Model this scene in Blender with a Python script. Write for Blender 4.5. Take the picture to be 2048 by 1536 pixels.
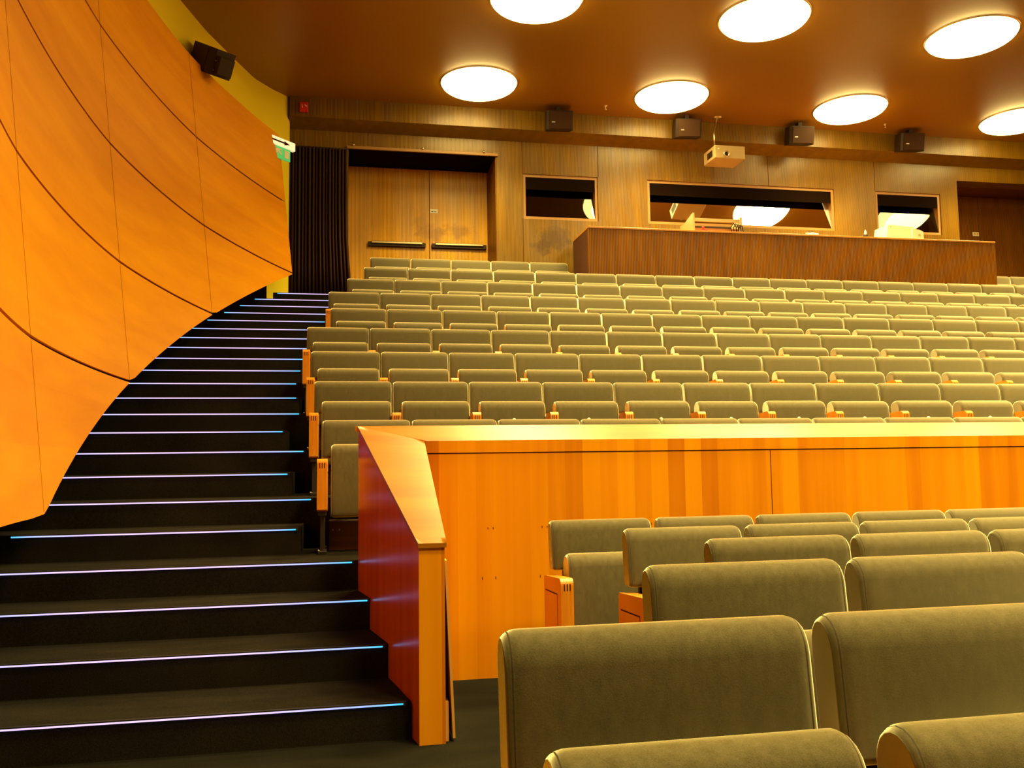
import bpy, math, random
from mathutils import Vector, Matrix, noise
random.seed(7)
H0 = 1.23                      # camera height over the stalls floor
sc = bpy.context.scene
C = sc.collection
for o in list(bpy.data.objects): bpy.data.objects.remove(o)

# ---------------------------------------------------------------- camera
F_PX, YAW, PITCH, ROLL = 1740.6, .19077, .08425, -.0132
fw = Vector((math.sin(YAW)*math.cos(PITCH), math.cos(YAW)*math.cos(PITCH), math.sin(PITCH)))
rt = Vector((math.cos(YAW), -math.sin(YAW), 0)); up = rt.cross(fw)
r2 = math.cos(ROLL)*rt + math.sin(ROLL)*up; u2 = -math.sin(ROLL)*rt + math.cos(ROLL)*up
cam = bpy.data.objects.new('camera', bpy.data.cameras.new('camera')); C.objects.link(cam)
M3 = Matrix((r2, u2, -fw)).transposed()
cam.matrix_world = Matrix.Translation((0, 0, H0)) @ M3.to_4x4()
cam.data.sensor_width = 36; cam.data.lens = F_PX*36/2048; cam.data.clip_start = .05; cam.data.clip_end = 100
sc.camera = cam
# ---------------------------------------------------------------- world, exposure
w = bpy.data.worlds.new('world'); sc.world = w; w.use_nodes = True
w.node_tree.nodes['Background'].inputs[0].default_value = (.02, .012, .005, 1)
w.node_tree.nodes['Background'].inputs[1].default_value = .3
sc.view_settings.view_transform = 'Standard'; sc.view_settings.look = 'None'
sc.view_settings.exposure = 0.9; sc.view_settings.gamma = 1; sc.view_settings.use_curve_mapping = False
LAMP_COL = (1.0, .76, .24); LAMP_STR = 9.0; BEAM_W = 74.0; BEAM_SPREAD = 114
LED_STR = .85

# ---------------------------------------------------------------- materials
def new_mat(name):
    m = bpy.data.materials.new(name); m.use_nodes = True
    nt = m.node_tree; return m, nt, nt.nodes['Principled BSDF']
def plain(name, col, rough=.6, metal=0, spec=.5, coat=0):
    m, nt, b = new_mat(name)
    b.inputs['Base Color'].default_value = (*col, 1); b.inputs['Roughness'].default_value = rough
    b.inputs['Metallic'].default_value = metal; b.inputs['Specular IOR Level'].default_value = spec
    b.inputs['Coat Weight'].default_value = coat
    n = nt.nodes.new('ShaderNodeTexNoise'); n.inputs['Scale'].default_value = 40
    tc = nt.nodes.new('ShaderNodeTexCoord'); nt.links.new(tc.outputs['Object'], n.inputs['Vector'])
    r = nt.nodes.new('ShaderNodeMapRange'); r.inputs[3].default_value = max(rough-.06, 0.02); r.inputs[4].default_value = min(rough+.06, 1)
    nt.links.new(n.outputs['Fac'], r.inputs[0]); nt.links.new(r.outputs[0], b.inputs['Roughness'])
    return m
def mathn(nt, op, a, b=None, c=None):
    n = nt.nodes.new('ShaderNodeMath'); n.operation = op
    for i, v in enumerate((a, b, c)):
        if v is None: continue
        if isinstance(v, (int, float)): n.inputs[i].default_value = v
        else: nt.links.new(v, n.inputs[i])
    return n.outputs[0]
def noise_tex(nt, vec, scale, stretch=(1, 1, 1), detail=4):
    mp = nt.nodes.new('ShaderNodeMapping'); mp.inputs['Scale'].default_value = stretch
    nt.links.new(vec, mp.inputs['Vector'])
    n = nt.nodes.new('ShaderNodeTexNoise'); n.inputs['Scale'].default_value = scale; n.inputs['Detail'].default_value = detail
    nt.links.new(mp.outputs[0], n.inputs['Vector']); return n.outputs['Fac']
def ramp(nt, fac, stops):
    r = nt.nodes.new('ShaderNodeValToRGB'); e = r.color_ramp.elements
    while len(e) < len(stops): e.new(.5)
    for i, (p, c) in enumerate(stops): e[i].position = p; e[i].color = (*c, 1)
    nt.links.new(fac, r.inputs[0]); return r.outputs[0]
def bump(nt, b, h, dist=.002, strength=.5):
    n = nt.nodes.new('ShaderNodeBump'); n.inputs['Distance'].default_value = dist; n.inputs['Strength'].default_value = strength
    nt.links.new(h, n.inputs['Height']); nt.links.new(n.outputs[0], b.inputs['Normal'])
def planks(name, dark, mid, light, axis=0, width=.115, grain=(14, 14, .6), rough=.38, band=.55, coat=.0, spec=.5):
    """veneered boards: random tone per board along one axis, long soft grain along another"""
    m, nt, b = new_mat(name)
    tc = nt.nodes.new('ShaderNodeTexCoord'); v = tc.outputs['Object']
    sp = nt.nodes.new('ShaderNodeSeparateXYZ'); nt.links.new(v, sp.inputs[0])
    k = mathn(nt, 'FLOOR', mathn(nt, 'DIVIDE', sp.outputs[axis], width))
    wn = nt.nodes.new('ShaderNodeTexWhiteNoise'); wn.noise_dimensions = '1D'; nt.links.new(k, wn.inputs['W'])
    g = noise_tex(nt, v, 1.0, grain, 6)
    g2 = noise_tex(nt, v, 1.0, tuple(x*.23 for x in grain), 3)
    f = mathn(nt, 'ADD', mathn(nt, 'MULTIPLY', wn.outputs['Value'], band*.5),
              mathn(nt, 'ADD', mathn(nt, 'MULTIPLY', g, .45), mathn(nt, 'MULTIPLY', g2, .35)))
    c = ramp(nt, f, [(.3, dark), (.58, mid), (.85, light)])
    nt.links.new(c, b.inputs['Base Color'])
    b.inputs['Specular IOR Level'].default_value = spec
    b.inputs['Roughness'].default_value = rough; b.inputs['Coat Weight'].default_value = coat; b.inputs['Coat Roughness'].default_value = .25
    bump(nt, b, g, .001, .15); return m
def ribbed(name, dark, mid, light, period=.020, rough=.45, stains=(), spec=.12, coat=.65):
    """dark veneer with fine vertical fluting"""
    m, nt, b = new_mat(name)
    tc = nt.nodes.new('ShaderNodeTexCoord'); v = tc.outputs['Object']
    sp = nt.nodes.new('ShaderNodeSeparateXYZ'); nt.links.new(v, sp.inputs[0])
    s = mathn(nt, 'ADD', sp.outputs[0], sp.outputs[1])
    wv = mathn(nt, 'SINE', mathn(nt, 'MULTIPLY', s, 2*math.pi/period))
    wv = mathn(nt, 'MULTIPLY_ADD', wv, .5, .5)
    g = noise_tex(nt, v, 1.0, (9, 9, 1.0), 5); g2 = noise_tex(nt, v, .9, (1, 1, 1), 3)
    f = mathn(nt, 'ADD', mathn(nt, 'MULTIPLY', wv, .36), mathn(nt, 'ADD', mathn(nt, 'MULTIPLY', g, .36), mathn(nt, 'MULTIPLY', g2, .35)))
    for (x, z, rx, rz, am) in stains:
        dx = mathn(nt, 'DIVIDE', mathn(nt, 'SUBTRACT', sp.outputs[0], x), rx)
        dz = mathn(nt, 'DIVIDE', mathn(nt, 'SUBTRACT', sp.outputs[2], z), rz)
        d = mathn(nt, 'SQRT', mathn(nt, 'ADD', mathn(nt, 'MULTIPLY', dx, dx), mathn(nt, 'MULTIPLY', dz, dz)))
        n3 = noise_tex(nt, v, 9, (1, 1, 1), 4)
        q = mathn(nt, 'SUBTRACT', mathn(nt, 'MULTIPLY', n3, 1.9), d)
        q = mathn(nt, 'MINIMUM', mathn(nt, 'MAXIMUM', mathn(nt, 'MULTIPLY', q, 1.6), 0), 1)
        f = mathn(nt, 'SUBTRACT', f, mathn(nt, 'MULTIPLY', q, am))
    c = ramp(nt, f, [(.3, dark), (.6, mid), (.85, light)])
    nt.links.new(c, b.inputs['Base Color']); b.inputs['Roughness'].default_value = rough
    b.inputs['Specular IOR Level'].default_value = spec; b.inputs['Coat Weight'].default_value = coat; b.inputs['Coat Roughness'].default_value = .3
    bump(nt, b, wv, .004, .5); return m
def fabric(name, dark, light, scale=420):
    m, nt, b = new_mat(name)
    tc = nt.nodes.new('ShaderNodeTexCoord'); oi = nt.nodes.new('ShaderNodeObjectInfo')
    v = tc.outputs['Object']
    g = noise_tex(nt, v, scale, (1, 1, 1), 2); f = mathn(nt, 'ADD', mathn(nt, 'MULTIPLY', g, .55), mathn(nt, 'MULTIPLY', noise_tex(nt, v, 60, (1, 1, .35), 4), .45))
    f = mathn(nt, 'ADD', f, mathn(nt, 'MULTIPLY', mathn(nt, 'SUBTRACT', oi.outputs['Random'], .5), .12))
    c = ramp(nt, f, [(.25, dark), (.75, light)]); nt.links.new(c, b.inputs['Base Color'])
    b.inputs['Roughness'].default_value = .95; b.inputs['Specular IOR Level'].default_value = .1
    b.inputs['Sheen Weight'].default_value = 1.0; b.inputs['Sheen Roughness'].default_value = .35; b.inputs['Sheen Tint'].default_value = (1, 1, .85, 1)
    bump(nt, b, g, .0008, .5)
    vb = nt.nodes.new('ShaderNodeBsdfSheen'); vb.distribution = 'ASHIKHMIN'; vb.inputs['Color'].default_value = (.85, .8, .55, 1); vb.inputs['Roughness'].default_value = .42
    ad = nt.nodes.new('ShaderNodeAddShader'); om = [n for n in nt.nodes if n.type == 'OUTPUT_MATERIAL'][0]
    nt.links.new(b.outputs[0], ad.inputs[0]); nt.links.new(vb.outputs[0], ad.inputs[1]); nt.links.new(ad.outputs[0], om.inputs[0]); return m
def carpet(name, a, bb, scale=160):
    m, nt, b = new_mat(name)
    tc = nt.nodes.new('ShaderNodeTexCoord'); v = tc.outputs['Object']
    g = noise_tex(nt, v, scale, (1, 1, 1), 2); g2 = noise_tex(nt, v, 2.2, (1, 3, 1), 4)
    f = mathn(nt, 'ADD', mathn(nt, 'MULTIPLY', g, .5), mathn(nt, 'MULTIPLY', g2, .5))
    nt.links.new(ramp(nt, f, [(.3, a), (.7, bb)]), b.inputs['Base Color'])
    b.inputs['Roughness'].default_value = 1; b.inputs['Specular IOR Level'].default_value = .05
    bump(nt, b, g, .002, .5); return m
def emit(name, col, s):
    m, nt, b = new_mat(name); b.inputs['Base Color'].default_value = (0.8, .8, .8, 1)
    b.inputs['Emission Color'].default_value = (*col, 1); b.inputs['Emission Strength'].default_value = s; return m

M = {}
M['shell'] = planks('orange_wall_veneer', (.66, .225, .0), (.80, .315, .0), (.86, .37, .002), axis=2, width=.33, grain=(1.2, .9, 7), rough=.5, band=.18, spec=.15)
M['bal'] = planks('orange_board_veneer', (.52, .14, .001), (.74, .265, .001), (.84, .34, .002), axis=0, width=.105, grain=(16, 16, .7), rough=.42, band=.75, spec=.2)
M['cap'] = planks('pale_cap_veneer', (.30, .09, .0), (.43, .19, .008), (.55, .28, .05), axis=1, width=3, grain=(1.2, 9, 9), rough=.34, band=.1, coat=.3)
M['wing'] = planks('shaded_side_veneer', (.46, .07, .0), (.6, .11, .0), (.68, .16, .0), axis=1, width=.09, grain=(16, 16, .7), rough=.22, band=.4, coat=.0, spec=.35)  # orange veneer darkened to red, painting shade on the wing's stair side
M['arm'] = planks('armrest_birch', (.66, .22, .012), (.78, .3, .02), (.84, .38, .03), axis=0, width=.011, grain=(30, 6, 6), rough=.35, band=.35)
M['groove'] = plain('dark_groove_lacquer', (.05, .008, .002), .7, spec=.1)  # dark colour of joints, small marks and the sign arrow
M['back'] = ribbed('fluted_brown_wall', (.08, .035, .001), (.185, .095, .0015), (.29, .16, .003), stains=((3.2, H0+3.38, .33, .24, .3), (3.0, H0+3.25, .2, .12, .3)))
M['door'] = ribbed('fluted_door_veneer', (.30, .13, .003), (.66, .33, .006), (.85, .46, .01), stains=((1.38, H0+3.6, .28, .2, .22), (1.8, H0+3.66, .3, .16, .2), (1.2, H0+3.75, .14, .2, .15)))
M['desk'] = ribbed('fluted_desk_veneer', (.07, .02, .001), (.17, .06, .002), (.28, .115, .003), period=.024, rough=.5, coat=.1)
M['desktop'] = planks('desk_top_veneer', (.34, .13, .015), (.42, .17, .02), (.48, .2, .03), grain=(1, 8, 8), rough=.35)
M['ceil'] = plain('brown_ceiling_paint', (.25, .105, .002), .38, spec=.6)
M['sidewall'] = plain('ochre_wall_paint', (.8, .6, .02), .8, spec=.1)
M['fab'] = fabric('grey_green_wool', (.066, .055, .027), (.145, .125, .074))
M['seam'] = plain('seam_thread', (.045, .035, .02), .9)
M['steel'] = plain('black_steel', (.02, .018, .016), .45)
M['bolt'] = plain('bolt_steel', (.6, .55, .5), .3, 1)
M['plinth'] = plain('dark_red_plinth', (.055, .014, .006), .5)
M['carpet'] = carpet('dark_stair_carpet', (.007, .006, .005), (.026, .022, .017))
M['floor'] = carpet('grey_floor_carpet', (.007, .0065, .005), (.018, .017, .012))
M['curtain'] = plain('black_curtain_cloth', (.05, .024, .014), .95, spec=.05)
M['black'] = plain('black_plastic', (.028, .013, .006), .55, spec=.25)
M['grille'] = plain('speaker_grille', (.045, .017, .006), .7, spec=.2)
M['white'] = plain('white_plastic', (.78, .74, .6), .45)
M['metal'] = plain('brushed_metal', (.62, .5, .32), .3, 1)
M['proj'] = plain('projector_case', (.42, .3, .14), .45)
M['red'] = plain('red_alarm_plastic', (.55, .02, .01), .4)
M['green'] = emit('green_exit_glass', (.05, .8, .2), .22); M['green'].node_tree.nodes['Principled BSDF'].inputs['Base Color'].default_value = (.03, .35, .07, 1)
M['signwhite'] = emit('lit_sign_white', (1, .9, .5), .35)
M['dark_band'] = plain('matte_black', (.008, .004, .002), .95, spec=.02)  # flat black for painted window and door-head darkness, also the skirting
M['dark'] = plain('dark_booth_paint', (.03, .018, .01), .8)
M['frame'] = plain('window_frame_paint', (.33, .17, .05), .5)
M['board'] = plain('raw_board_edge', (.62, .34, .08), .7)
m, nt, b = new_mat('booth_glass')
for n in list(nt.nodes):
    if n.type == 'BSDF_PRINCIPLED': nt.nodes.remove(n)
out = [n for n in nt.nodes if n.type == 'OUTPUT_MATERIAL'][0]
tr = nt.nodes.new('ShaderNodeBsdfTransparent'); tr.inputs[0].default_value = (.8, .8, .75, 1)
gl = nt.nodes.new('ShaderNodeBsdfGlossy'); gl.inputs['Roughness'].default_value = 0.0
fr = nt.nodes.new('ShaderNodeFresnel'); fr.inputs[0].default_value = 1.9
mx = nt.nodes.new('ShaderNodeMixShader')
nt.links.new(fr.outputs[0], mx.inputs[0]); nt.links.new(tr.outputs[0], mx.inputs[1]); nt.links.new(gl.outputs[0], mx.inputs[2]); nt.links.new(mx.outputs[0], out.inputs[0])
M['glass'] = m
# LED strip: lilac white along its length, turning cyan at the two ends
m, nt, b = new_mat('led_strip'); tc = nt.nodes.new('ShaderNodeTexCoord')
sp = nt.nodes.new('ShaderNodeSeparateXYZ'); nt.links.new(tc.outputs['Generated'], sp.inputs[0])
c = ramp(nt, sp.outputs[0], [(0, (.05, .5, 1)), (.06, (.35, .45, 1)), (.35, (.75, .5, .95)), (.7, (.7, .5, .95)), (.93, (.3, .42, 1)), (1, (.03, .5, 1))])
nt.links.new(c, b.inputs['Emission Color']); b.inputs['Emission Strength'].default_value = LED_STR; b.inputs['Base Color'].default_value = (.02, .02, .02, 1)
M['led'] = m
M['lamp'] = emit('lamp_diffuser', LAMP_COL, LAMP_STR)

# ---------------------------------------------------------------- mesh helpers (coordinates: X along rows, Y depth, Z up; z given relative to camera height unless abs)
class MB:
    def __init__(s): s.v = []; s.f = []; s.m = []; s.sm = []
    def add(s, vs, fs, mi=0, smooth=False):
        o = len(s.v); s.v += [tuple(p) for p in vs]
        for f in fs: s.f.append(tuple(i+o for i in f)); s.m.append(mi); s.sm.append(smooth)
    def box(s, x0, x1, y0, y1, z0, z1, mi=0, bev=0):
        if bev <= 0:
            vs = [(x, y, z) for z in (z0, z1) for y in (y0, y1) for x in (x0, x1)]
            s.add(vs, [(0, 2, 3, 1), (4, 5, 7, 6), (0, 1, 5, 4), (2, 6, 7, 3), (0, 4, 6, 2), (1, 3, 7, 5)], mi); return
        b = bev; vs = []; fs = []
        def P(sx, sy, sz, k):
            x = (x0, x1)[sx]; y = (y0, y1)[sy]; z = (z0, z1)[sz]
            dx = b*(1-2*sx); dy = b*(1-2*sy); dz = b*(1-2*sz)
            return [(x, y+dy, z+dz), (x+dx, y, z+dz), (x+dx, y+dy, z)][k]
        idx = {}
        for sx in (0, 1):
            for sy in (0, 1):
                for sz in (0, 1):
                    for k in range(3): idx[sx, sy, sz, k] = len(vs); vs.append(P(sx, sy, sz, k))
        I = lambda *a: idx[a]
        for sx in (0, 1): fs.append([I(sx, 0, 0, 0), I(sx, 1, 0, 0), I(sx, 1, 1, 0), I(sx, 0, 1, 0)])
        for sy in (0, 1): fs.append([I(0, sy, 0, 1), I(1, sy, 0, 1), I(1, sy, 1, 1), I(0, sy, 1, 1)])
        for sz in (0, 1): fs.append([I(0, 0, sz, 2), I(1, 0, sz, 2), I(1, 1, sz, 2), I(0, 1, sz, 2)])
        for a in (0, 1):
            for c in (0, 1):
                fs.append([I(a, c, 0, 0), I(a, c, 1, 0), I(a, c, 1, 1), I(a, c, 0, 1)])
                fs.append([I(a, 0, c, 0), I(a, 1, c, 0), I(a, 1, c, 2), I(a, 0, c, 2)])
                fs.append([I(0, a, c, 1), I(1, a, c, 1), I(1, a, c, 2), I(0, a, c, 2)])
        for k in idx:
            if k[3] == 0: fs.append([I(*k[:3], 0), I(*k[:3], 1), I(*k[:3], 2)])
        s.add(vs, fs, mi)
    def prism(s, poly, axis, a, b, mi=0, smooth=False):
        """poly in the two other axes (in order), extruded along axis from a to b"""
        def P(p, t):
            q = list(p); q.insert(axis, t); return tuple(q)
        n = len(poly); vs = [P(p, a) for p in poly]+[P(p, b) for p in poly]
        s.add(vs, [tuple(range(n))[::-1], tuple(range(n, 2*n))], mi)
        s.add(vs, [(i, (i+1) % n, n+(i+1) % n, n+i) for i in range(n)], mi, smooth)
    def tube(s, pts, r, n=8, mi=0):
        pts = [Vector(p) for p in pts]; vs = []; fs = []
        for i, p in enumerate(pts):
            d = (pts[min(i+1, len(pts)-1)]-pts[max(i-1, 0)]).normalized()
            a = d.orthogonal().normalized(); bb = d.cross(a)
            if i: # keep frame stable
                a = (pa - d*pa.dot(d)).normalized(); bb = d.cross(a)
            pa = a
            rr = r[i] if isinstance(r, (list, tuple)) else r
            for k in range(n):
                t = 2*math.pi*k/n; vs.append(p+a*math.cos(t)*rr+bb*math.sin(t)*rr)
        for i in range(len(pts)-1):
            for k in range(n): fs.append((i*n+k, i*n+(k+1) % n, (i+1)*n+(k+1) % n, (i+1)*n+k))
        s.add(vs, fs, mi, True)
        s.add([vs[k] for k in range(n)], [tuple(range(n))[::-1]], mi); s.add(vs[-n:], [tuple(range(n))], mi)
    def lathe(s, prof, c, n=32, axis='z', mi=0):
        vs = []; fs = []
        for (r, h) in prof:
            for k in range(n):
                t = 2*math.pi*k/n
                q = (r*math.cos(t), r*math.sin(t), h) if axis == 'z' else (r*math.cos(t), h, r*math.sin(t))
                vs.append((c[0]+q[0], c[1]+q[1], c[2]+q[2]))
        for i in range(len(prof)-1):
            for k in range(n): fs.append((i*n+k, i*n+(k+1) % n, (i+1)*n+(k+1) % n, (i+1)*n+k))
        s.add(vs, fs, mi, True)
    def mesh(s, name, mats):
        me = bpy.data.meshes.new(name); me.from_pydata(s.v, [], s.f)
        for mt in (mats if isinstance(mats, (list, tuple)) else [mats]): me.materials.append(M[mt])
        me.polygons.foreach_set('material_index', s.m); me.polygons.foreach_set('use_smooth', s.sm)
        import bmesh
        bm = bmesh.new(); bm.from_mesh(me); bmesh.ops.remove_doubles(bm, verts=bm.verts, dist=1e-5)
        bmesh.ops.recalc_face_normals(bm, faces=bm.faces); bm.to_mesh(me); bm.free()
        me.update(); return me
def link(name, me, parent=None, loc=None):
    o = bpy.data.objects.new(name, me); C.objects.link(o)
    if parent: o.parent = parent
    if loc: o.location = loc
    return o
def obj(name, mb, mats, parent=None, label=None, cat=None, group=None, kind=None, loc=None):
    o = link(name, mb.mesh(name, mats), parent, loc)
    if label: o['label'] = label
    if cat: o['category'] = cat
    if group: o['group'] = group
    if kind: o['kind'] = kind
    return o
def thing(name, label, cat, loc=(0, 0, 0), group=None, rz=0):
    o = bpy.data.objects.new(name, None); C.objects.link(o); o.location = loc; o.rotation_euler = (0, 0, rz)
    o['label'] = label; o['category'] = cat
    if group: o['group'] = group
    return o
def struct(name, mb, mats, parent=None): return obj(name, mb, mats, parent, kind=None if parent else 'structure')

# ---------------------------------------------------------------- room shell
XR = 13.6; YF = -4.5; ZC = H0+5.3; YW = 12.95; YU = 12.67; KW = .981; ZT = H0+2.36
def X0(Y):                      # plan line of the timber lining at camera height
    return 12.156-math.sqrt(max(13.8**2-(Y-6.7)**2, 0))
WP = [(4.3, -2.10), (5.5, -2.26), (6.7, -2.30), (8, -2.24), (9, -2.11), (10.15, -1.87), (10.86, -1.69), (11.6, -1.44), (12.16, -1.24), (12.49, -1.02), (12.74, -.80), (13.5, -.84)]
def WX(Y):                      # plan line of the ochre side wall
    if Y <= WP[0][0]: return WP[0][1]
    for (a, xa), (b_, xb) in zip(WP, WP[1:]):
        if Y <= b_: return xa+(xb-xa)*(Y-a)/(b_-a)
    return WP[-1][1]
def wall_pts(y0, y1, n=None):
    ys = [y0]+[y for y, _ in WP if y0 < y < y1]+[y1]; return [(WX(y), y) for y in ys]

mb = MB(); mb.box(-2.6, XR, YF, 5.0, -.1, 0); struct('floor', mb, 'floor')
mb = MB(); mb.box(-2.6, XR, YF, 15.6, ZC, ZC+.1); struct('ceiling', mb, 'ceil')
# smooth curved side wall
mb = MB(); pl = [(-2.10, YF)]+[(WX(4.3+i*.1), 4.3+i*.1) for i in range(93)]
n = len(pl); vs = [(x, y, 0) for x, y in pl]+[(x, y, ZC) for x, y in pl]+[(x-.1, y, 0) for x, y in pl]+[(x-.1, y, ZC) for x, y in pl]
mb.add(vs, [(i, i+1, n+i+1, n+i) for i in range(n-1)]+[(2*n+i+1, 2*n+i, 3*n+i, 3*n+i+1) for i in range(n-1)], 0, True)
struct('wall_left', mb, 'sidewall')
mb = MB(); mb.box(XR, XR+.1, YF, 15.6, 0, ZC); struct('wall_right', mb, 'bal')
mb = MB(); mb.box(-2.6, XR, YF-.1, YF, 0, ZC); struct('wall_front', mb, 'dark')

# back wall with its openings
WZ0, WZ1 = H0+3.76*KW, H0+4.49*KW; ZS = H0+4.908; YB2 = 13.25
wins = [(a*KW, b_*KW) for a, b_ in ((2.767, 4.004), (4.84, 8.18), (8.965, 10.22))]
DZ = H0+4.75*KW; D1 = (.05, 2.34*KW); D2 = (10.56*KW, 12.9*KW)
mb = MB()
def wbox(x0, x1, z0, z1): mb.box(x0, x1, YW, YB2, z0, z1, 0)
wbox(-.84, D1[0], ZT, ZS); wbox(D1[0], D1[1], DZ, ZS); wbox(D2[0], D2[1], DZ, ZS); wbox(D2[1], XR, ZT, ZS)
wbox(D1[1], wins[0][0], ZT, ZS); wbox(wins[2][1], D2[0], ZT, ZS)
wbox(wins[0][0], wins[2][1], ZT, WZ0); wbox(wins[0][0], wins[2][1], WZ1, ZS)
wbox(wins[0][1], wins[1][0], WZ0, WZ1); wbox(wins[1][1], wins[2][0], WZ0, WZ1)
for x in (2.76*KW, 4.01*KW, 6.98*KW, 8.96*KW): mb.box(x-.004, x+.004, YW-.002, YW, WZ1, ZS, 1)
for x in (2.76*KW,): mb.box(x-.004, x+.004, YW-.002, YW, ZT, WZ0-.0, 1)
struct('wall_back', mb, ['back', 'groove'])
mb = MB(); mb.prism([(YU, H0+5.0), (YU, ZC-.001), (YB2, ZC-.001), (YB2, ZS), (YW, ZS)], 0, -.8, XR, 0)
struct('trim_1', mb, ['back', 'groove'])
# top landing
mb = MB(); mb.prism(wall_pts(12.52, 13.2)+[(-.84, 15.6), (XR, 15.6), (XR, 12.52)], 2, ZT-.4, ZT, 0); struct('floor_landing', mb, 'carpet')
# booth behind the windows
mb = MB()
mb.box(2.38, 10.28, 15.4, 15.5, ZT, ZS); mb.box(2.38, 2.42, YB2, 15.5, ZT, ZS); mb.box(10.24, 10.28, YB2, 15.5, ZT, ZS); mb.box(2.38, 10.28, YB2, 15.5, ZS-.06, ZS-.01)
struct('wall_booth', mb, 'dark')
# windows
for i, (a, b_) in enumerate(wins):
    e = bpy.data.objects.new('window_%d' % (i+1), None); C.objects.link(e); e['kind'] = 'structure'
    mb = MB(); t = .045; ya, yb = YW+.02, YB2-.02
    mb.box(a, b_, ya, yb, WZ0, WZ0+t); mb.box(a, b_, ya, yb, WZ1-t, WZ1)
    mb.box(a, a+t, ya, yb, WZ0+t, WZ1-t); mb.box(b_-t, b_, ya, yb, WZ0+t, WZ1-t)
    obj('window_frame', mb, 'frame', e)
    mb = MB(); hh = WZ1-WZ0-2*t; dy = hh*math.tan(math.radians(14.0)); y0 = YW+.03
    mb.add([(a+t, y0, WZ0+t), (b_-t, y0, WZ0+t), (b_-t, y0+dy, WZ1-t), (a+t, y0+dy, WZ1-t)], [(0, 1, 2, 3)])
    obj('pane', mb, 'glass', e)
    mb = MB(); mb.box(a+t+.005, b_-t-.005, YW+.025, YW+.035, H0+4.165, WZ1-t-.002); obj('dark_band', mb, 'dark_band', e)  # added black panel, imitates the dark reflection in the upper pane

# doors
def push_bar(par, x0, x1, y, z, right=False):
    mb = MB(); mb.box(x0, x1, y-.05, y, z-.045, z+.03, 0, .008)
    pb = obj('push_bar', mb, 'black', par, label='black push bar with a satin metal rail')
    mb = MB(); mb.box(x0+.05, x1-.05, y-.075, y-.045, z-.005, z+.038, 0, .01); obj('bar_rail', mb, 'metal', pb)
d = bpy.data.objects.new('door_1', None); C.objects.link(d); d['kind'] = 'structure'
YD = 13.73
mb = MB(); mb.box(D1[0]-.05, D1[0], YB2, YD+.1, ZT, DZ); mb.box(D1[1], D1[1]+.05, YB2, YD+.1, ZT, DZ); mb.box(D1[0]-.05, D1[1]+.05, YB2, YD+.1, DZ, DZ+.05)
mb.box(D1[0], .324, YD, YD+.06, ZT, DZ); obj('door_frame', mb, 'door', d)
for (a, b_) in ((.329, 1.329), (1.337, 2.281)):
    mb = MB(); mb.box(a, b_, YD, YD+.05, ZT, DZ-.01, 0, .004); lf = obj('door_leaf', mb, 'door', d)
    push_bar(lf, a+.03, b_-.03 if a > 1 else b_-.06, YD, H0+3.405)
mb = MB(); mb.box(1.344, 1.467, YD-.006, YD, H0+3.94, H0+4.005, 0); mb.box(1.364, 1.394, YD-.008, YD-.006, H0+3.955, H0+3.972, 1); mb.box(1.404, 1.444, YD-.008, YD-.006, H0+3.957, H0+3.968, 1)
obj('door_sign', mb, ['white', 'seam'], d, label='small white sign plate')
mb = MB(); mb.box(D1[0], D1[1], YW+.01, YD, DZ-.012, DZ-.001); obj('head_shade', mb, 'dark_band', bpy.data.objects['door_1'])  # added black sheet, paints the shade under the door head
mb = MB(); mb.box(D1[1]-.012, D1[1]-.001, YW+.01, YD, ZT, DZ-.012); obj('jamb_lining', mb, 'desk', bpy.data.objects['door_1'])
# rail over the door
mb = MB(); mb.box(.02, 2.32, YW-.03, YW, DZ-.01, DZ+.035, 0, .004)
obj('curtain_track', mb, 'frame', label='slim metal curtain track over the wide double door', cat='curtain track')
tr_ = bpy.data.objects['curtain_track']
for x in (.12, 1.16, 2.1):
    mb = MB(); mb.lathe([(.001, -.02), (.016, -.018), (.02, 0), (.016, .016), (.001, .018)], (x, YW-.03, DZ+.045), 10); obj('bracket', mb, 'metal', tr_)
d = bpy.data.objects.new('door_2', None); C.objects.link(d); d['kind'] = 'structure'
mb = MB(); mb.box(D2[0]-.05, D2[0], YB2, YD+.1, ZT, DZ); mb.box(D2[1], D2[1]+.05, YB2, YD+.1, ZT, DZ); mb.box(D2[0]-.05, D2[1]+.05, YB2, YD+.1, DZ, DZ+.05)
obj('door_frame', mb, 'desk', d)
for (a, b_) in ((D2[0], 11.39), (11.40, D2[1])):
    mb = MB(); mb.box(a, b_, YD, YD+.05, ZT, DZ-.01, 0, .004); obj('door_leaf', mb, 'desk', d)
mb = MB(); mb.box(11.25, 11.38, YD-.008, YD, H0+3.92, H0+3.99, 0); mb.box(11.27, 11.31, YD-.01, YD-.008, H0+3.935, H0+3.975, 1); mb.box(11.33, 11.37, YD-.01, YD-.008, H0+3.935, H0+3.975, 1)
obj('door_sign', mb, ['white', 'board'], d, label='small pale sign plate')

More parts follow.
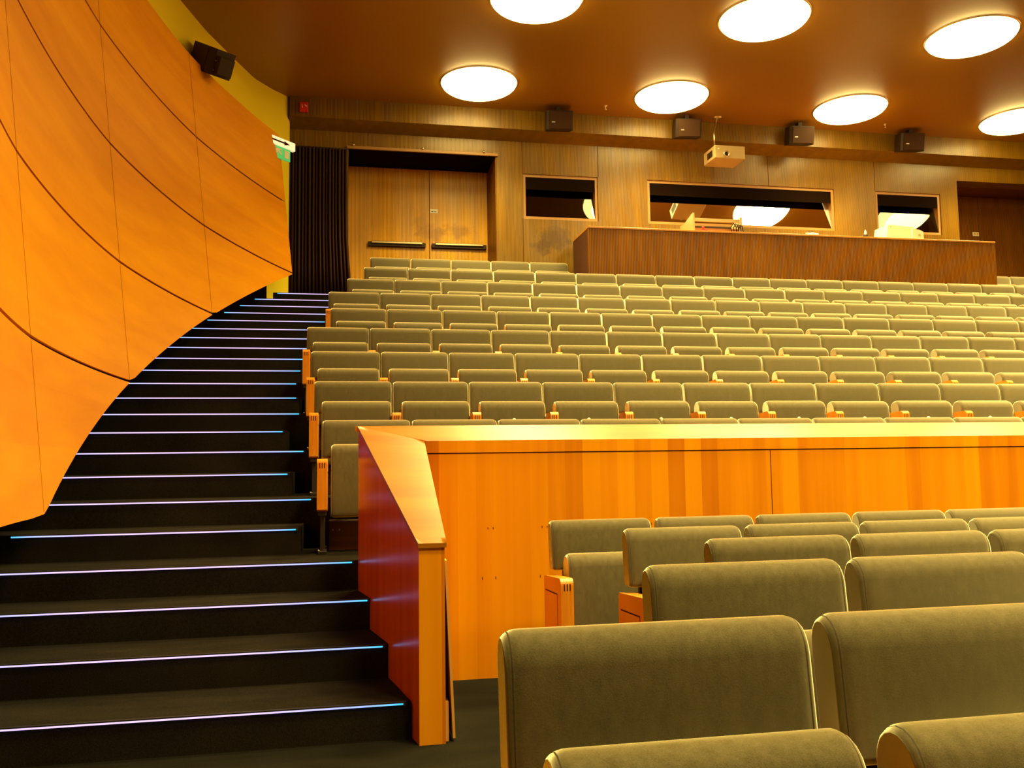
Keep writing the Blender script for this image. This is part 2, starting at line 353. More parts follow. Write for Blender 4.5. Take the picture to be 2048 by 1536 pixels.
# curtain left of the door
mb = MB(); vs = []; N = 150; K = 5
for k in range(K+1):
    z = H0+4.60+(ZT+.02-(H0+4.60))*k/K
    for i in range(N+1):
        t = i/N; wob = .035*math.sin(t*2*math.pi*17+.6*math.sin(t*9)+k*.12)+.012*math.sin(t*71)
        x = -.785+t*(.815+.07*max(0, (k/K-.55))*2.2*t); vs.append((x, 12.85+wob, z))
for th in (0,):
    mb.add(vs, [(k*(N+1)+i, k*(N+1)+i+1, (k+1)*(N+1)+i+1, (k+1)*(N+1)+i) for k in range(K) for i in range(N)], 0, True)
cu = obj('curtain', mb, 'curtain', label='long black pleated curtain hanging between the ochre side wall and the double door', cat='curtain')
sm = cu.modifiers.new('thick', 'SOLIDIFY'); sm.thickness = .006
mb = MB(); mb.tube([(-.79, 12.85, H0+4.61), (.05, 12.85, H0+4.61)], .014); obj('curtain_rod', mb, 'black', cu)

# ---------------------------------------------------------------- tiers, steps and their light strips
P = [H0-.575+.326*i for i in range(9)]           # tier tops
NY = [5.14+.82*i for i in range(9)]              # nosings
def wingx(Y): return .31-.165*(Y-3.87)
words = ['lowest', 'second', 'third', 'fourth', 'fifth', 'sixth', 'seventh', 'eighth', 'ninth', 'tenth', 'eleventh', 'twelfth', 'thirteenth', 'fourteenth', 'fifteenth', 'sixteenth', 'seventeenth', 'eighteenth', 'nineteenth', 'twentieth', 'twenty-first', 'twenty-second']
def strip(i, xl, xr, y, ztop, where):
    mb = MB(); mb.box(xl, xr, -.010, .0, -.0148, -.006, 0, .002)
    o = obj('step_light', mb, 'led', label='%s light strip from the stair foot, %s' % (words[i], where), cat='light strip', group='light strips on the stair nosings', loc=(0, y, ztop))
    mb = MB(); mb.box(xl, xr, -.014, .0, -.006, .0, 0); mb.box(xr, xr+.012, -.012, 0, -.02, 0, 0)
    obj('nosing_rail', mb, 'steel', o)
low = [(3.97, .165), (4.40, .328), (4.79, .4915)]
for i, (y, z) in enumerate(low):
    yn = (low+[(5.14, 0)])[i+1][0]
    mb = MB(); mb.prism([(-2.095, y), (wingx(y)-.005, y), (wingx(yn)-.005, yn), (-2.11, yn)], 2, 0, z, 0)
    struct('stair_step', mb, 'carpet')
    strip(i, -1.95, wingx(y)-.035, y, z, 'running blue-white to the timber balustrade')
for i in range(9):
    y0 = NY[i]; y1 = NY[i]+.82
    mb = MB(); left = wall_pts(y0, y1)
    mb.prism(left+[(XR, y1), (XR, y0)], 2, 0 if i == 0 else P[i]-.36, P[i], 0) if i else mb.prism(left+[(XR, y1), (XR, 5.14), (.09, 5.14)], 2, 0, P[0], 0)
    struct('floor_tier', mb, 'carpet')
RX = {3: .045, 4: -.29, 5: -.216, 6: -.394, 7: -.303, 8: -.485, 9: -.379, 10: -.426, 11: -.449, 12: -.43, 13: -.42, 14: -.25, 15: -.22, 16: -.27, 17: -.24, 18: -.05, 19: -.03, 20: -.03, 21: .05}
for i in range(3, 22):
    odd = (i-3) % 2
    if odd:
        k = (i-4)//2; y = NY[k]+.41; z = P[k]+.163; y1 = NY[k]+.82
        mb = MB(); mb.prism(wall_pts(y, y1)+[(RX[i]+.03, y1), (RX[i]+.03, y)], 2, P[k], z, 0); struct('stair_step', mb, 'carpet')
    else:
        k = (i-3)//2; y = (NY+[12.52])[k]; z = (P+[ZT])[k]
    xl = WX(y)+(.37 if i == 4 else .06)
    strip(i, xl, RX[i], y, z, 'blue-white on a short half step' if odd else 'blue-white on a seating tier edge')

# ---------------------------------------------------------------- curved timber lining
lin = thing('timber_wall_lining', 'curved orange timber wall lining leaning outward beside the stairs', 'wall panelling', (0, 0, 0))
cols = [(2.4, 4.8), (4.8, 7.4), (7.4, 9.9), (9.9, 12.3)]
botz = [(-.20, -.264), (-.264, .636), (.636, 1.6), (1.6, 2.58)]
lev = [-.264, .65, 1.62, 2.6, 3.6, 4.57]
for ci, ((ya, yb), (za, zb)) in enumerate(zip(cols, botz)):
    for ri in range(5):
        l0, l1 = lev[ri], lev[ri+1]
        if zb >= l1-.02 and za >= l1-.05: continue
        mb = MB(); NY_, NZ_ = 18, 5; gh, gv = .010, .0065
        outer = []; 
        for j in range(NZ_+1):
            for i in range(NY_+1):
                t = i/NY_; y = ya+gv+(yb-ya-2*gv)*t
                zlo = max(l0+gh, za+(zb-za)*t); zlo = min(zlo, l1-gh-.001)
                z = zlo+(l1-gh-zlo)*j/NZ_
                camber = .012*math.sin(math.pi*t)
                outer.append((X0(y)-.1*z+camber, y, H0+z))
        nn = len(outer); W_ = NY_+1
        back = [(x-.02, y, z) for x, y, z in outer]
        fs = [(j*W_+i, j*W_+i+1, (j+1)*W_+i+1, (j+1)*W_+i) for j in range(NZ_) for i in range(NY_)]
        mb.add(outer+back, fs+[tuple(nn+q for q in f[::-1]) for f in fs], 0, False)
        edge = [(j*W_, (j+1)*W_) for j in range(NZ_)]+[(j*W_+NY_, (j+1)*W_+NY_) for j in range(NZ_)]+[(i, i+1) for i in range(NY_)]+[(NZ_*W_+i, NZ_*W_+i+1) for i in range(NY_)]
        mb.add(outer+back, [(a, b_, nn+b_, nn+a) for a, b_ in edge], 0, False)
        obj('wall_panel', mb, 'shell', lin)
# dark skirting on the side wall under the lining
mb = MB(); ys = [4.0+i*.2 for i in range(42)]+[12.38]
for a, b_ in zip(ys, ys[1:]):
    zt_ = lambda y: H0+max(-.264, -.264+(y-4.8)*.3792)+.22
    zb_ = lambda y: H0+max(-1.23, -.575+.3976*(y-5.55))
    xa, xb = WX(a)+.025, WX(b_)+.025
    mb.add([(xa, a, zb_(a)), (xb, b_, zb_(b_)), (xb, b_, zt_(b_)), (xa, a, zt_(a)), (xa-.03, a, zb_(a)), (xb-.03, b_, zb_(b_)), (xb-.03, b_, zt_(b_)), (xa-.03, a, zt_(a))],
           [(0, 1, 2, 3), (0, 4, 5, 1), (3, 2, 6, 7)]+([(1, 5, 6, 2)] if b_ > 12.3 else []))
struct('baseboard_left', mb, 'dark_band')
# dark battens behind the joints
mb = MB()
for z in lev[1:5]:
    ys = [2.5+i*.25 for i in range(40)]
    for a, b_ in zip(ys, ys[1:]):
        if b_ > 12.28: break
        lim = (z+.264)/.36+4.8
        if z < 0: continue
        zz = [bz for (c0, c1), bz in zip(cols, botz) if c0 <= b_ <= c1+.25]
        yl = {.65: 7.3, 1.62: 9.8, 2.6: 12.28, 3.6: 12.28}[z]
        if b_ > yl: break
        xa, xb = X0(a)-.1*z-.026, X0(b_)-.1*z-.026
        mb.add([(xa, a, H0+z-.02), (xb, b_, H0+z-.02), (xb, b_, H0+z+.02), (xa, a, H0+z+.02), (xa-.02, a, H0+z-.02), (xb-.02, b_, H0+z-.02), (xb-.02, b_, H0+z+.02), (xa-.02, a, H0+z+.02)],
               [(0, 1, 2, 3), (4, 7, 6, 5), (0, 4, 5, 1), (3, 2, 6, 7)])
for y, zb in ((4.8, -.2), (7.4, .7), (9.9, 1.66)):
    xb = lambda z: X0(y)-.1*z-.026
    for z0, z1 in ((zb, 4.5),):
        mb.add([(xb(z0), y-.02, H0+z0), (xb(z0), y+.02, H0+z0), (xb(z1), y+.02, H0+z1), (xb(z1), y-.02, H0+z1),
                (xb(z0)-.02, y-.02, H0+z0), (xb(z0)-.02, y+.02, H0+z0), (xb(z1)-.02, y+.02, H0+z1), (xb(z1)-.02, y-.02, H0+z1)],
               [(0, 1, 2, 3), (4, 7, 6, 5), (0, 3, 7, 4), (1, 5, 6, 2)])
for y in (3.6, 6.1, 8.6, 11.1):       # brackets that carry the lining from the wall
    for z in (2.2, 3.9):
        mb.box(WX(y)-.01, X0(y)-.1*z-.015, y-.02, y+.02, H0+z-.02, H0+z+.02)
obj('joint_batten', mb, 'groove', lin)

# ---------------------------------------------------------------- balustrade
bal = thing('balustrade', 'orange timber balustrade wall with pale sloping cap between lower and upper seats', 'balustrade', (0, 0, 0))
zc0, zc1 = H0+.10, H0+.192; XE = XR-.01
mb = MB(); mb.box(.43, XE, 4.93, 5.06, 0, zc0-.075, 0); mb.box(.43, XE, 4.966, 5.06, zc0-.075, zc0-.03, 0)
mb.box(2.548, 2.552, 4.929, 4.93, .0, zc0-.075, 1)
for i in range(28):
    for dx in (0, .03): mb.box(.80+i*.315+dx, .804+i*.315+dx, 4.9292, 4.93, H0-.405, H0-.393, 1)
for x in (.765, .842, 1.10): mb.box(x, x+.004, 4.9292, 4.93, H0-.685, H0-.670, 1)
obj('front_panel', mb, ['bal', 'groove'], bal)
mb = MB(); mb.box(.43, XE, 4.938, 4.964, zc0-.075, zc0-.069, 0); obj('shadow_gap', mb, 'groove', bal)
mb = MB()
poly = [(4.925, zc0), (5.085, zc1), (5.085, zc1-.03), (4.965, zc0-.03), (4.965, zc0-.069), (4.925, zc0-.069)]
def cx_(y): return .443+(.074-.443)*(y-4.93)/.15
vsL = [(cx_(y) if y != 5.06 else cx_(y), y, z) for y, z in poly]; vsR = [(XE, y, z) for y, z in poly]; n = 6
mb.add(vsL+vsR, [(i, (i+1) % n, n+(i+1) % n, n+i) for i in range(n)]+[tuple(range(n)), tuple(range(n, 2*n))])
for f_i in range(len(mb.f)): mb.m[f_i] = 1
mb.m[0] = 0
obj('cap', mb, ['cap', 'bal'], bal, label='pale lacquered sloping cap')
# wing beside the stairs
A = (.074, 5.083, zc1); B = (.443, 4.925, zc0); Cc = (.443, 3.86, H0-.37); D = (.318, 3.86, H0-.37)
mb = MB(); t = .02
low4 = lambda p: (p[0], p[1], p[2]-t)
N1, N2 = 24, 6
lerp = lambda p, q, f: tuple(a+(b_-a)*f for a, b_ in zip(p, q))
grid = [lerp(lerp(A, B, j/N2), lerp(D, Cc, j/N2), i/N1) for i in range(N1+1) for j in range(N2+1)]
ng = len(grid); W2 = N2+1
mb.add(grid, [(i*W2+j, i*W2+j+1, (i+1)*W2+j+1, (i+1)*W2+j) for i in range(N1) for j in range(N2)], 0, True)
mb.add([low4(p) for p in grid], [(i*W2+j, (i+1)*W2+j, (i+1)*W2+j+1, i*W2+j+1) for i in range(N1) for j in range(N2)], 0, False)
mb.add([A, B, Cc, D]+[low4(p) for p in (A, B, Cc, D)], [(0, 4, 5, 1), (1, 5, 6, 2), (2, 6, 7, 3), (3, 7, 4, 0)])
obj('wing_cap', mb, 'cap', bal, label='pale sloping cap of the side wing')
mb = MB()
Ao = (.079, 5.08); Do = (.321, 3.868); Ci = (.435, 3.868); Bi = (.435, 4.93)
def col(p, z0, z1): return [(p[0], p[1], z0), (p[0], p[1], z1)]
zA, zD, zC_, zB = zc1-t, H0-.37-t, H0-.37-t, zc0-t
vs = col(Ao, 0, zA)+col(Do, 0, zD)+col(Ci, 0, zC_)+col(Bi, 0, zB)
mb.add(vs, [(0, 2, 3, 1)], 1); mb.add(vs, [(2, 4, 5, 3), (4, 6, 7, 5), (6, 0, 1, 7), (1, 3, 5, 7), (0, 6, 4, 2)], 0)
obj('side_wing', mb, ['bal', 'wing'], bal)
# split edge board at the foot of the post
mb = MB()
def board(x0, x1, y0, y1, z0, z1, dx0, mi=0):
    vs = [(x0+dx0, y0, z0), (x1+dx0, y0, z0), (x1+dx0, y1, z0), (x0+dx0, y1, z0), (x0, y0, z1), (x1, y0, z1), (x1, y1, z1), (x0, y1, z1)]
    mb.add(vs, [(3, 2, 1, 0), (4, 5, 6, 7), (0, 1, 5, 4), (1, 2, 6, 5), (2, 3, 7, 6), (3, 0, 4, 7)], mi)
board(.437, .448, 3.89, 4.5, .015, H0-.45, .032)
obj('edge_board', mb, 'board', bal, label='split pale edge board standing off the post foot')
mb = MB(); mb.box(.436, .452, 3.90, 3.96, .0, .17); obj('broken_filler', mb, 'board', bal)

# ---------------------------------------------------------------- seats
PITCH_X = .58
def cushion_mesh(name, W, T, Hh, rtop, rbot, lean=0, bulge=.008, seamdark=True, topback=None):
    """pad: D-shaped side profile (y,z), swept along x with pillowed ends and a dark seam"""
    prof = []
    n = 9
    for i in range(n+1):       # top front to back
        a = math.pi*(1-i/n)
        prof.append((T/2+math.cos(a)*T/2, Hh-rtop+math.sin(a)*rtop))
    nb = 4
    for i in range(nb+1):
        a = -math.pi/2*i/nb
        prof.append((T-rbot+math.cos(a)*rbot, rbot+math.sin(a)*rbot))
    for i in range(nb+1):
        a = -math.pi/2-math.pi/2*i/nb
        prof.append((rbot+math.cos(a)*rbot, rbot+math.sin(a)*rbot))
    # denser straight front
    cy, cz = T/2, Hh/2
    RC = .034
    def zs(x): return RC-math.sqrt(max(RC*RC-(RC-min(x, RC))**2, 0))
    xs = [(0, .010), (.002, .006), (.006, .0032), (.010, .0026), (.0125, .0026), (.017, .0012), (.024, .0004), (.034, 0), (.06, 0), (.15, -.0006)]
    stations = [(x, s) for x, s in xs]+[(W/2, -.001)]+[(W-x, s) for x, s in xs[::-1]]
    mb = MB(); vs = []; np_ = len(prof)
    for x, s in stations:
        for (y, z) in prof:
            dy = y-cy; dz = z-cz
            sy = 1-s/cy*1.0; ex = min(x, W-x); drop = .78*zs(ex+.004) if dz > 0 else .35*zs(ex+.004)
            yy = cy+dy*sy; zz = cz+dz*(1-drop/cz)
            if y < .02: yy -= bulge*math.sin(math.pi*min(max(z/Hh, 0), 1))*math.sin(math.pi*x/W)**.5 if 0 < x < W else 0
            vs.append((x, yy+lean*zz, zz))
    ns = len(stations)
    fs = [(i*np_+k, i*np_+(k+1) % np_, (i+1)*np_+(k+1) % np_, (i+1)*np_+k) for i in range(ns-1) for k in range(np_)]
    mb.add(vs, fs, 0, True)
    for q in (3, ns-5):
        for k in range(np_):
            mb.m[q*np_+k] = 1
    mb.add(vs[:np_], [tuple(range(np_))[::-1]], 0); mb.add(vs[-np_:], [tuple(range(np_))], 0)
    return mb.mesh(name, ['fab', 'seam'])
ME = {}
ME['back'] = cushion_mesh('backrest', .565, .085, .25, .055, .02, lean=.12)
ME['back2'] = cushion_mesh('backrest', .540, .085, .25, .055, .02, lean=.12)
ME['cush'] = cushion_mesh('seat_cushion', .497, .125, .46, .0625, .03, lean=.05)
# back pan and bracket
mb = MB(); mb.box(.08, .47, .10, .12, .40, .80, 0, .004); mb.box(.10, .16, .09, .12, .20, .42); mb.box(.40, .46, .09, .12, .20, .42); ME['pan'] = mb.mesh('back_pan', 'steel')
# armrest: plywood panel, front top corner rounded, sunk panel line on the outer faces
def arm_mesh():
    mb = MB(); y0, y1, z0, z1, r = -.30, .055, .265, .57, .03
    top0 = z1+.012; top1 = z1-.012
    prof = [(y1, z0), (y1, top1-.01), (y1-.01, top1)]
    for i in range(6):
        a = math.pi/2*(i/5); prof.append((y0+r-math.sin(a)*r, top0-r+math.cos(a)*r))
    prof += [(y0, z0+.01), (y0+.01, z0)]
    mb.prism(prof, 0, -.031, .031)
    q = [(y0+.075, z0), (y0+.075, z1-.075), (y1-.03, z1-.082), (y1-.03, z0)]
    for sx in (-.0316, .0306):
        mb.prism([(y0+.072, z0+.005), (y0+.078, z0+.005), (y0+.078, z1-.072), (y0+.072, z1-.066)], 0, sx, sx+.001, 1)
        mb.prism([(y0+.072, z1-.072), (y0+.072, z1-.066), (y1-.03, z1-.078), (y1-.03, z1-.084)], 0, sx, sx+.001, 1)
    for x in (-.014, .0, .014):        # finger joint marks on the front edge
        mb.box(x-.0025, x+.0025, y0-.0006, y0+.001, z1-.045, z1-.012, 1)
    return mb.mesh('armrest', ['arm', 'groove'])
ME['arm'] = arm_mesh()
def leg_mesh(drop):
    mb = MB(); mb.box(-.014, .014, -.20, .02, -drop, .275, 0, .003); mb.box(-.026, .026, -.24, .06, -drop, -drop+.02, 0, .003)
    mb.box(-.024, .024, -.28, .03, .235, .264, 0, .003)
    for y in (-.22, -.2): mb.add([], [])
    for y in (-.19, .03):
        mb.lathe([(.008, 0), (.006, .006), (.001, .008)], (-.022 if y < 0 else .02, y, -drop+.02), 8, mi=1)
    return mb.mesh('pedestal', ['steel', 'bolt'])
def plinth_mesh(drop):
    mb = MB(); mb.box(.035, .545, -.03, .14, -drop, .185, 0, .004)
    for x in (.06, .10): mb.lathe([(.007, 0), (.005, -.004), (.001, -.005)], (x, -.03, .13), 8, axis='y', mi=1)
    return mb.mesh('plinth', ['plinth', 'bolt'])
mb = MB(); mb.lathe([(.001, -.012), (.009, -.011), (.013, -.004), (.013, .006)], (0, 0, 0), 12, axis='y'); ME['knob'] = mb.mesh('seat_stop', 'white')
def add_seat(x, y, z, label, group, drop=0, first=False, last=False, knob=False, legs={}):
    s = thing('theatre_seat', label, 'seat', (x if 'lower' in group else x+.008, y, z), group)
    def part(name, me, loc=(0, 0, 0), lab=None):
        o = link(name, me, s, loc)
        if lab: o['label'] = lab
        return o
    jit = lambda a: (random.random()-.5)*a
    bk = part('backrest', ME['back2'] if 'lower' in group else ME['back'], (.001 if 'lower' in group else -.008, -.012, .584)); bk.rotation_euler = (jit(.02), 0, jit(.012))
    cu_ = part('seat_cushion', ME['cush'], (.050, -.165+jit(.012), .216)); cu_.rotation_euler = (jit(.03), 0, jit(.01))
    part('back_pan', ME['pan'])
    if drop not in legs: legs[drop] = (leg_mesh(drop), plinth_mesh(drop))
    part('pedestal', legs[drop][0]); part('armrest', ME['arm'])
    if last:
        part('pedestal', legs[drop][0], (PITCH_X, 0, 0)); part('armrest', ME['arm'], (PITCH_X, 0, 0))
    part('plinth', legs[drop][1])
    if knob: part('seat_stop', ME['knob'], (.30, -.165, .53))
    return s
ordn = ['first', 'second', 'third', 'fourth', 'fifth', 'sixth', 'seventh', 'eighth', 'ninth', 'tenth', 'eleventh', 'twelfth', 'thirteenth', 'fourteenth', 'fifteenth', 'sixteenth', 'seventeenth', 'eighteenth', 'nineteenth', 'twentieth']
RX0 = [-.14, -.22, -.275, -.344, -.143, -.18, .03, .25, .355]
ZB = [.25, .582, .916, 1.222, 1.56, 1.885, 2.205, 2.53, 2.85]
rown = ['first row behind the balustrade', 'second row behind the balustrade', 'third row behind the balustrade', 'fourth row behind the balustrade', 'fifth row behind the balustrade', 'sixth row behind the balustrade', 'seventh row behind the balustrade', 'eighth row before the desk', 'top row']
for i in range(9):
    y = 5.74+.82*i; x0 = RX0[i]; n = math.ceil((.93*y-x0)/PITCH_X) if i < 8 else 5
    for k in range(n):
        lab = 'grey folded theatre seat, %s from the stairs in the %s' % (ordn[k], rown[i] if i < 8 else 'top row left of the desk')
        add_seat(x0+k*PITCH_X, y, P[i], lab, 'folded grey seats in the upper block', first=k == 0, last=k == n-1, knob=(i == 1 and k >= 2))
for k in range(2):
    add_seat(10.19+k*PITCH_X, 5.74+.82*8, P[8], 'grey folded seat in the top row right of the desk, %s it' % ('next to' if k == 0 else 'one place away from'), 'folded grey seats in the upper block', last=k == 1)
low_rows = [(1.04, 4.37, -.330, 6, 'row right under the balustrade'), (1.21, 3.66, -.322, 4, 'second row out from the balustrade'), (1.27, 2.90, -.303, 3, 'middle row of the lower block'), (.76, 2.11, -.285, 3, 'second row from the camera'), (.255, 1.40, -.290, 2, 'row nearest the camera')]
for (x0, y, zt, n, nm) in low_rows:
    off = zt+H0-.83
    for k in range(n):
        add_seat(x0+k*PITCH_X, y, off, 'grey folded theatre seat, %s from the left in the %s' % (ordn[k], nm), 'folded grey seats in the lower block', drop=round(off, 3), last=k == n-1)

# ---------------------------------------------------------------- control desk and what stands on it
dz = H0+3.31; dx0, dx1, dy0, dy1 = 3.44, 10.12, 11.87, 12.72
dk = thing('control_desk', 'long brown fluted timber control desk behind the top seats', 'desk', (0, 0, 0))
mb = MB(); mb.box(dx0, dx1, dy0, dy0+.04, P[8], dz-.03); mb.box(dx1-.04, dx1, dy0+.04, dy1, P[8], dz-.03); obj('front_panel', mb, 'desk', dk)
mb = MB(); mb.box(dx0, dx0+.04, dy0+.04, dy1, P[8], dz-.03); obj('side_panel', mb, 'plinth', dk)
mb = MB(); mb.box(dx0-.005, dx1+.005, dy0-.01, dy1+.005, dz-.03, dz, 0, .004); obj('desktop', mb, 'desktop', dk)
# rack frame
rk = thing('equipment_rack', 'low open metal equipment rack lying on the control desk', 'rack', (0, 0, 0))
for nm, x0, x1, zt in (('end_plate', 5.10, 5.13, .30), ('end_plate', 5.86, 5.89, .26)):
    mb = MB(); mb.prism([(12.0, dz), (12.5, dz), (12.5, dz+zt*.75), (12.35, dz+zt*.72), (12.02, dz+zt), (12.0, dz+zt)], 0, x0, x1, 0); obj(nm, mb, 'proj', rk)
mb = MB(); mb.box(5.13, 5.86, 12.02, 12.05, dz+.18, dz+.23); obj('cross_bar', mb, 'proj', rk)
mb = MB(); mb.box(5.13, 5.86, 12.06, 12.3, dz, dz+.09); obj('tray', mb, 'desktop', rk)
mb = MB(); mb.box(5.13, 5.86, 12.32, 12.34, dz+.1, dz+.19); obj('rear_bar', mb, 'black', rk)
mb = MB()
for k in range(4):
    a = 5.72+k*.035; mb.tube([(a, 12.0, dz+.01), (a-.03+.01*k, 11.97, dz+.09), (a+.02, 11.98, dz+.16-.01*k), (a+.06, 11.99, dz+.12), (a+.07, 11.98, dz+.02)], .008)
obj('cable_bundle', mb, 'black', label='tangle of black cables on the right end of the equipment rack', cat='cable')
mb = MB(); mb.box(5.19, 5.30, 11.93, 11.97, dz, dz+.035, 0, .006); mb.box(5.22, 5.25, 11.93, 11.96, dz+.035, dz+.08, 0, .006)
obj('plug', mb, 'red', label='small red plug at the left foot of the equipment rack', cat='plug')
mb = MB(); mb.prism([(6.12, dz), (6.40, dz), (6.385, dz+.035), (6.36, dz+.045), (6.18, dz+.045), (6.14, dz+.035)], 1, 12.0, 12.15); obj('flat_device', mb, 'proj', label='flat dark low box on the desk beside the white cable coil', cat='device')
mb = MB(); pts = []
for k in range(70):
    a = k*.42; r = .075+.025*math.sin(k*.7); pts.append((7.02+math.cos(a)*r+.0016*k, 12.05+.03*math.sin(a), dz+.048+math.sin(a)*.03+.01*math.sin(k)))
mb.tube(pts, .006); obj('cable_coil', mb, 'white', label='small coil of white cable lying on the desk top', cat='cable')
lm = thing('desk_lamp', 'tiny dark round lamp with a pale pointed top on the desk', 'lamp', (7.91, 11.95, dz))
mb = MB(); mb.lathe([(.001, 0), (.04, .0), (.048, .02), (.04, .05), (.02, .065), (.001, .07)], (0, 0, 0), 20); obj('base', mb, 'black', lm)
mb = MB(); mb.lathe([(.022, .06), (.018, .09), (.008, .12), (.001, .135)], (0, 0, 0), 16); obj('tip', mb, 'white', lm)
mb = MB(); mb.tube([(-.05, 0, .01), (-.09, 0, .02), (-.13, 0, .012), (-.16, 0, .004)], .005); obj('lead', mb, 'white', lm)
wb = thing('white_case', 'pale machine case with stepped right end on the desk before the right window', 'machine', (0, 0, 0))
mb = MB(); mb.prism([(8.27, dz), (8.82, dz), (8.76, dz+.20), (8.31, dz+.23)], 1, 11.95, 12.3, 0); obj('case_body', mb, 'white', wb)
mb = MB(); mb.prism([(8.70, dz), (8.905, dz), (8.905, dz+.13), (8.84, dz+.16), (8.72, dz+.175)], 1, 11.93, 12.28, 0); obj('case_end', mb, 'white', wb)
mb = MB(); mb.box(8.34, 8.36, 11.945, 11.95, dz+.19, dz+.2); mb.box(8.81, 8.85, 11.925, 11.93, dz+.06, dz+.09); obj('case_mark', mb, 'proj', wb)
mb = MB(); mb.tube([(8.13, 12.4, dz+.0), (8.10, 12.4, dz+.07), (8.13, 12.4, dz+.12), (8.17, 12.4, dz+.09), (8.22, 12.38, dz+.04), (8.3, 12.36, dz+.01)], .012); obj('cable_loop', mb, 'white', label='short looped pale cable at the left of the pale machine case', cat='cable')

# ---------------------------------------------------------------- ceiling lamps
LR = .54
lamp_me = None
def lamp(x, y, lab):
    global lamp_me
    t_ = thing('ceiling_light', lab, 'ceiling light', (x, y, ZC), 'round glowing ceiling lights')
    if not lamp_me:
        mb = MB(); prof = []
        for i in range(0, 13):
            a = math.pi/2*i/12; prof.append(((LR-.005)*math.cos(a)**.7 if i < 12 else .001, -.004-.13*math.sin(a)))
        mb.lathe(prof, (0, 0, 0), 64); mb2 = MB(); mb2.lathe([(LR-.006, -.001), (LR-.006, -.014), (LR+.008, -.014), (LR+.014, -.001)], (0, 0, 0), 64)
        lamp_me = (mb.mesh('diffuser', 'lamp'), mb2.mesh('lamp_rim', 'metal'))
    link('diffuser', lamp_me[0], t_); link('rim', lamp_me[1], t_)
    ld = bpy.data.lights.new('beam', 'AREA'); ld.shape = 'DISK'; ld.size = .8; ld.energy = BEAM_W; ld.color = LAMP_COL; ld.spread = math.radians(BEAM_SPREAD)
    lo = bpy.data.objects.new('beam', ld); C.objects.link(lo); lo.parent = t_; lo.location = (0, 0, -.138)
rowA = [(1.86, 'leftmost'), (4.74, 'second from the left'), (7.65, 'third from the left'), (10.6, 'rightmost')]
for x, l in rowA: lamp(x, 11.8, 'round glowing ceiling light in the row nearest the back wall, %s' % l)
for x, l in [(2.17, 'leftmost, cut by the picture edge'), (5.01, 'middle'), (7.87, 'right'), (10.8, 'far right')]: lamp(x, 9.42, 'round glowing ceiling light, second row from the back wall, %s' % l)
for j, y in enumerate((7.04, 4.66, 2.28, .35)):
    for k, x in enumerate((2.3, 5.15, 8.0, 10.9)): lamp(x, y, 'round ceiling light over the %s seats, %s column, above the frame' % (('lower upper-block', 'balustrade', 'lower', 'nearest')[j], ('left', 'second', 'third', 'right')[k]))

# ---------------------------------------------------------------- speakers, projector and small fittings
def speaker(x, lab):
    s = thing('wall_speaker', lab, 'speaker', (x, 12.46, ZC-.055), 'loudspeakers under the ceiling at the back')
    s.rotation_euler = (math.radians(12), 0, math.radians(-6))
    mb = MB(); mb.prism([(-.03, .12), (.35, .12), (.38, -.07), (.36, -.1), (.0, -.1), (-.03, -.07)], 2, -.30, -.02, 0); obj('cabinet', mb, 'black', s)
    mb = MB(); mb.box(.01, .35, -.112, -.1, -.29, -.035, 0, .004); g = obj('grille', mb, 'grille', s)
    mb = MB(); mb.box(.045, .095, -.116, -.112, -.2, -.183, 0); obj('badge', mb, 'bolt', s)
    mb = MB(); mb.box(.10, .22, .08, .2, -.25, -.15, 0); mb.box(.13, .19, -.02, .1, -.02, .05, 0); obj('bracket', mb, 'black', s)
for x, l in ((3.02, 'leftmost, above the first booth window'), (5.08, 'just left of the projector'), (7.0, 'third from left, right of the projector'), (8.98, 'rightmost, above the right booth window')):
    speaker(x, 'dark boxy loudspeaker hung under the ceiling edge, %s' % l)
s = thing('side_speaker', 'black angular loudspeaker on the ochre side wall above the timber lining', 'speaker', (-1.53, 10.35, H0+4.69))
s.rotation_euler = (math.radians(0), math.radians(28), math.radians(-52))
mb = MB(); mb.prism([(-.26, -.1), (-.2, -.17), (.18, -.17), (.24, -.1), (.24, .13), (-.26, .13)], 2, -.15, .15, 0); obj('cabinet', mb, 'black', s)
mb = MB(); mb.box(-.19, .17, -.18, -.17, -.13, .13, 0, .004); obj('grille', mb, 'grille', s)
mb = MB(); mb.box(.2, .34, -.09, .09, -.12, .08, 0, .005); mb.lathe([(.01, -.095), (.001, -.1)], (.25, 0, .02), 8, axis='y', mi=1); mb.lathe([(.01, -.095), (.001, -.1)], (.25, 0, -.09), 8, axis='y', mi=1); obj('driver_box', mb, ['black', 'bolt'], s)
mb = MB(); mb.box(-.36, -.2, .02, .1, -.06, .06, 0); obj('mount', mb, 'black', s)

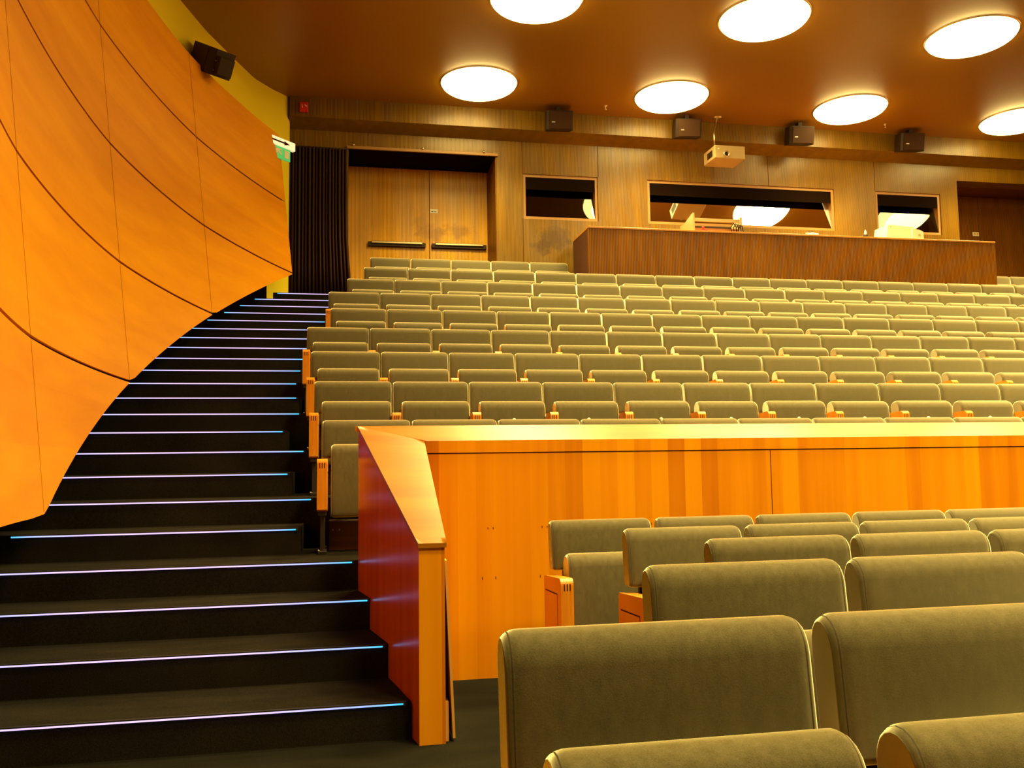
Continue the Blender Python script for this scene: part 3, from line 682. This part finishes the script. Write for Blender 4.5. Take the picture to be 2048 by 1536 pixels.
pr = thing('projector', 'beige box projector hanging from the ceiling before the middle booth window', 'projector', (5.58, 12.2, H0+4.55))
mb = MB(); mb.box(0, .50, 0, .42, 0, .205, 0, .008); obj('case', mb, 'proj', pr)
mb = MB(); mb.lathe([(.045, 0), (.05, -.02), (.036, -.03), (.034, -.005), (.001, -.003)], (.185, 0, .065), 24, axis='y'); ln = obj('lens_ring', mb, 'metal', pr)
mb = MB(); mb.lathe([(.033, -.006), (.02, -.012), (.001, -.014)], (.185, 0, .065), 24, axis='y'); obj('lens', mb, 'black', ln)
mb = MB(); mb.box(-.003, 0, .09, .28, .05, .15, 0); obj('side_vent', mb, 'black', pr)
mb = MB(); mb.box(.05, .075, -.004, 0, .14, .155, 0); obj('indicator', mb, 'white', pr)
mb = MB(); mb.tube([(.07, .16, .2), (.07, .16, .45), (.1, .2, .55), (.16, .25, .68), (.18, .27, .75)], .012); mb.lathe([(.001, .73), (.07, .735), (.075, .75)], (.18, .27, 0), 20); obj('ceiling_mount', mb, 'metal', pr)
for x, y, l in ((3.875, 12.3, 'near the left loudspeaker'), (8.59, 12.3, 'near the right loudspeaker')):
    mb = MB(); mb.lathe([(.03, 0), (.025, -.012), (.008, -.015), (.008, -.05), (.02, -.055), (.001, -.06)], (x, y, ZC), 16)
    obj('sprinkler_head', mb, 'metal', label='tiny metal ceiling sprinkler %s' % l, cat='sprinkler', group='ceiling sprinklers')
al = thing('fire_alarm', 'small red fire alarm sounder in the top left corner of the back wall', 'alarm', (-.595, YU, H0+5.13))
mb = MB(); mb.box(-.06, .06, -.05, 0, -.075, .075, 0, .01); obj('housing', mb, 'red', al)
mb = MB(); mb.prism([(-.02, -.02), (-.01, -.02), (-.022, .03), (-.03, .03)], 1, -.054, -.05); mb.prism([(.01, .02), (.045, -.005), (.045, .01), (.015, .035)], 1, -.054, -.05); obj('symbol', mb, 'white', al)
# exit sign following the side wall
ex = thing('exit_sign', 'lit pale arrow sign with green exit panel beside the black curtain', 'sign', (-1.1, 12.06, H0+4.37), rz=math.radians(47))
mb = MB(); mb.box(.0, .53, -.06, 0, 0, .12, 0, .006); obj('housing', mb, 'signwhite', ex)
mb = MB(); mb.prism([(.02, .052), (.32, .052), (.32, .032), (.42, .062), (.32, .092), (.32, .074), (.02, .074)], 1, -.064, -.06); obj('arrow', mb, 'groove', ex)
mb = MB(); mb.box(.05, .45, -.04, -.02, -.17, 0, 0); obj('green_panel', mb, 'green', ex)
mb = MB(); mb.prism([(.14, -.13), (.17, -.13), (.22, -.08), (.27, -.12), (.29, -.10), (.25, -.05), (.30, -.04), (.28, -.03), (.2, -.03), (.17, -.06)], 1, -.044, -.04); mb.box(.34, .42, -.044, -.04, -.14, -.03, 0); obj('running_figure', mb, 'white', ex)
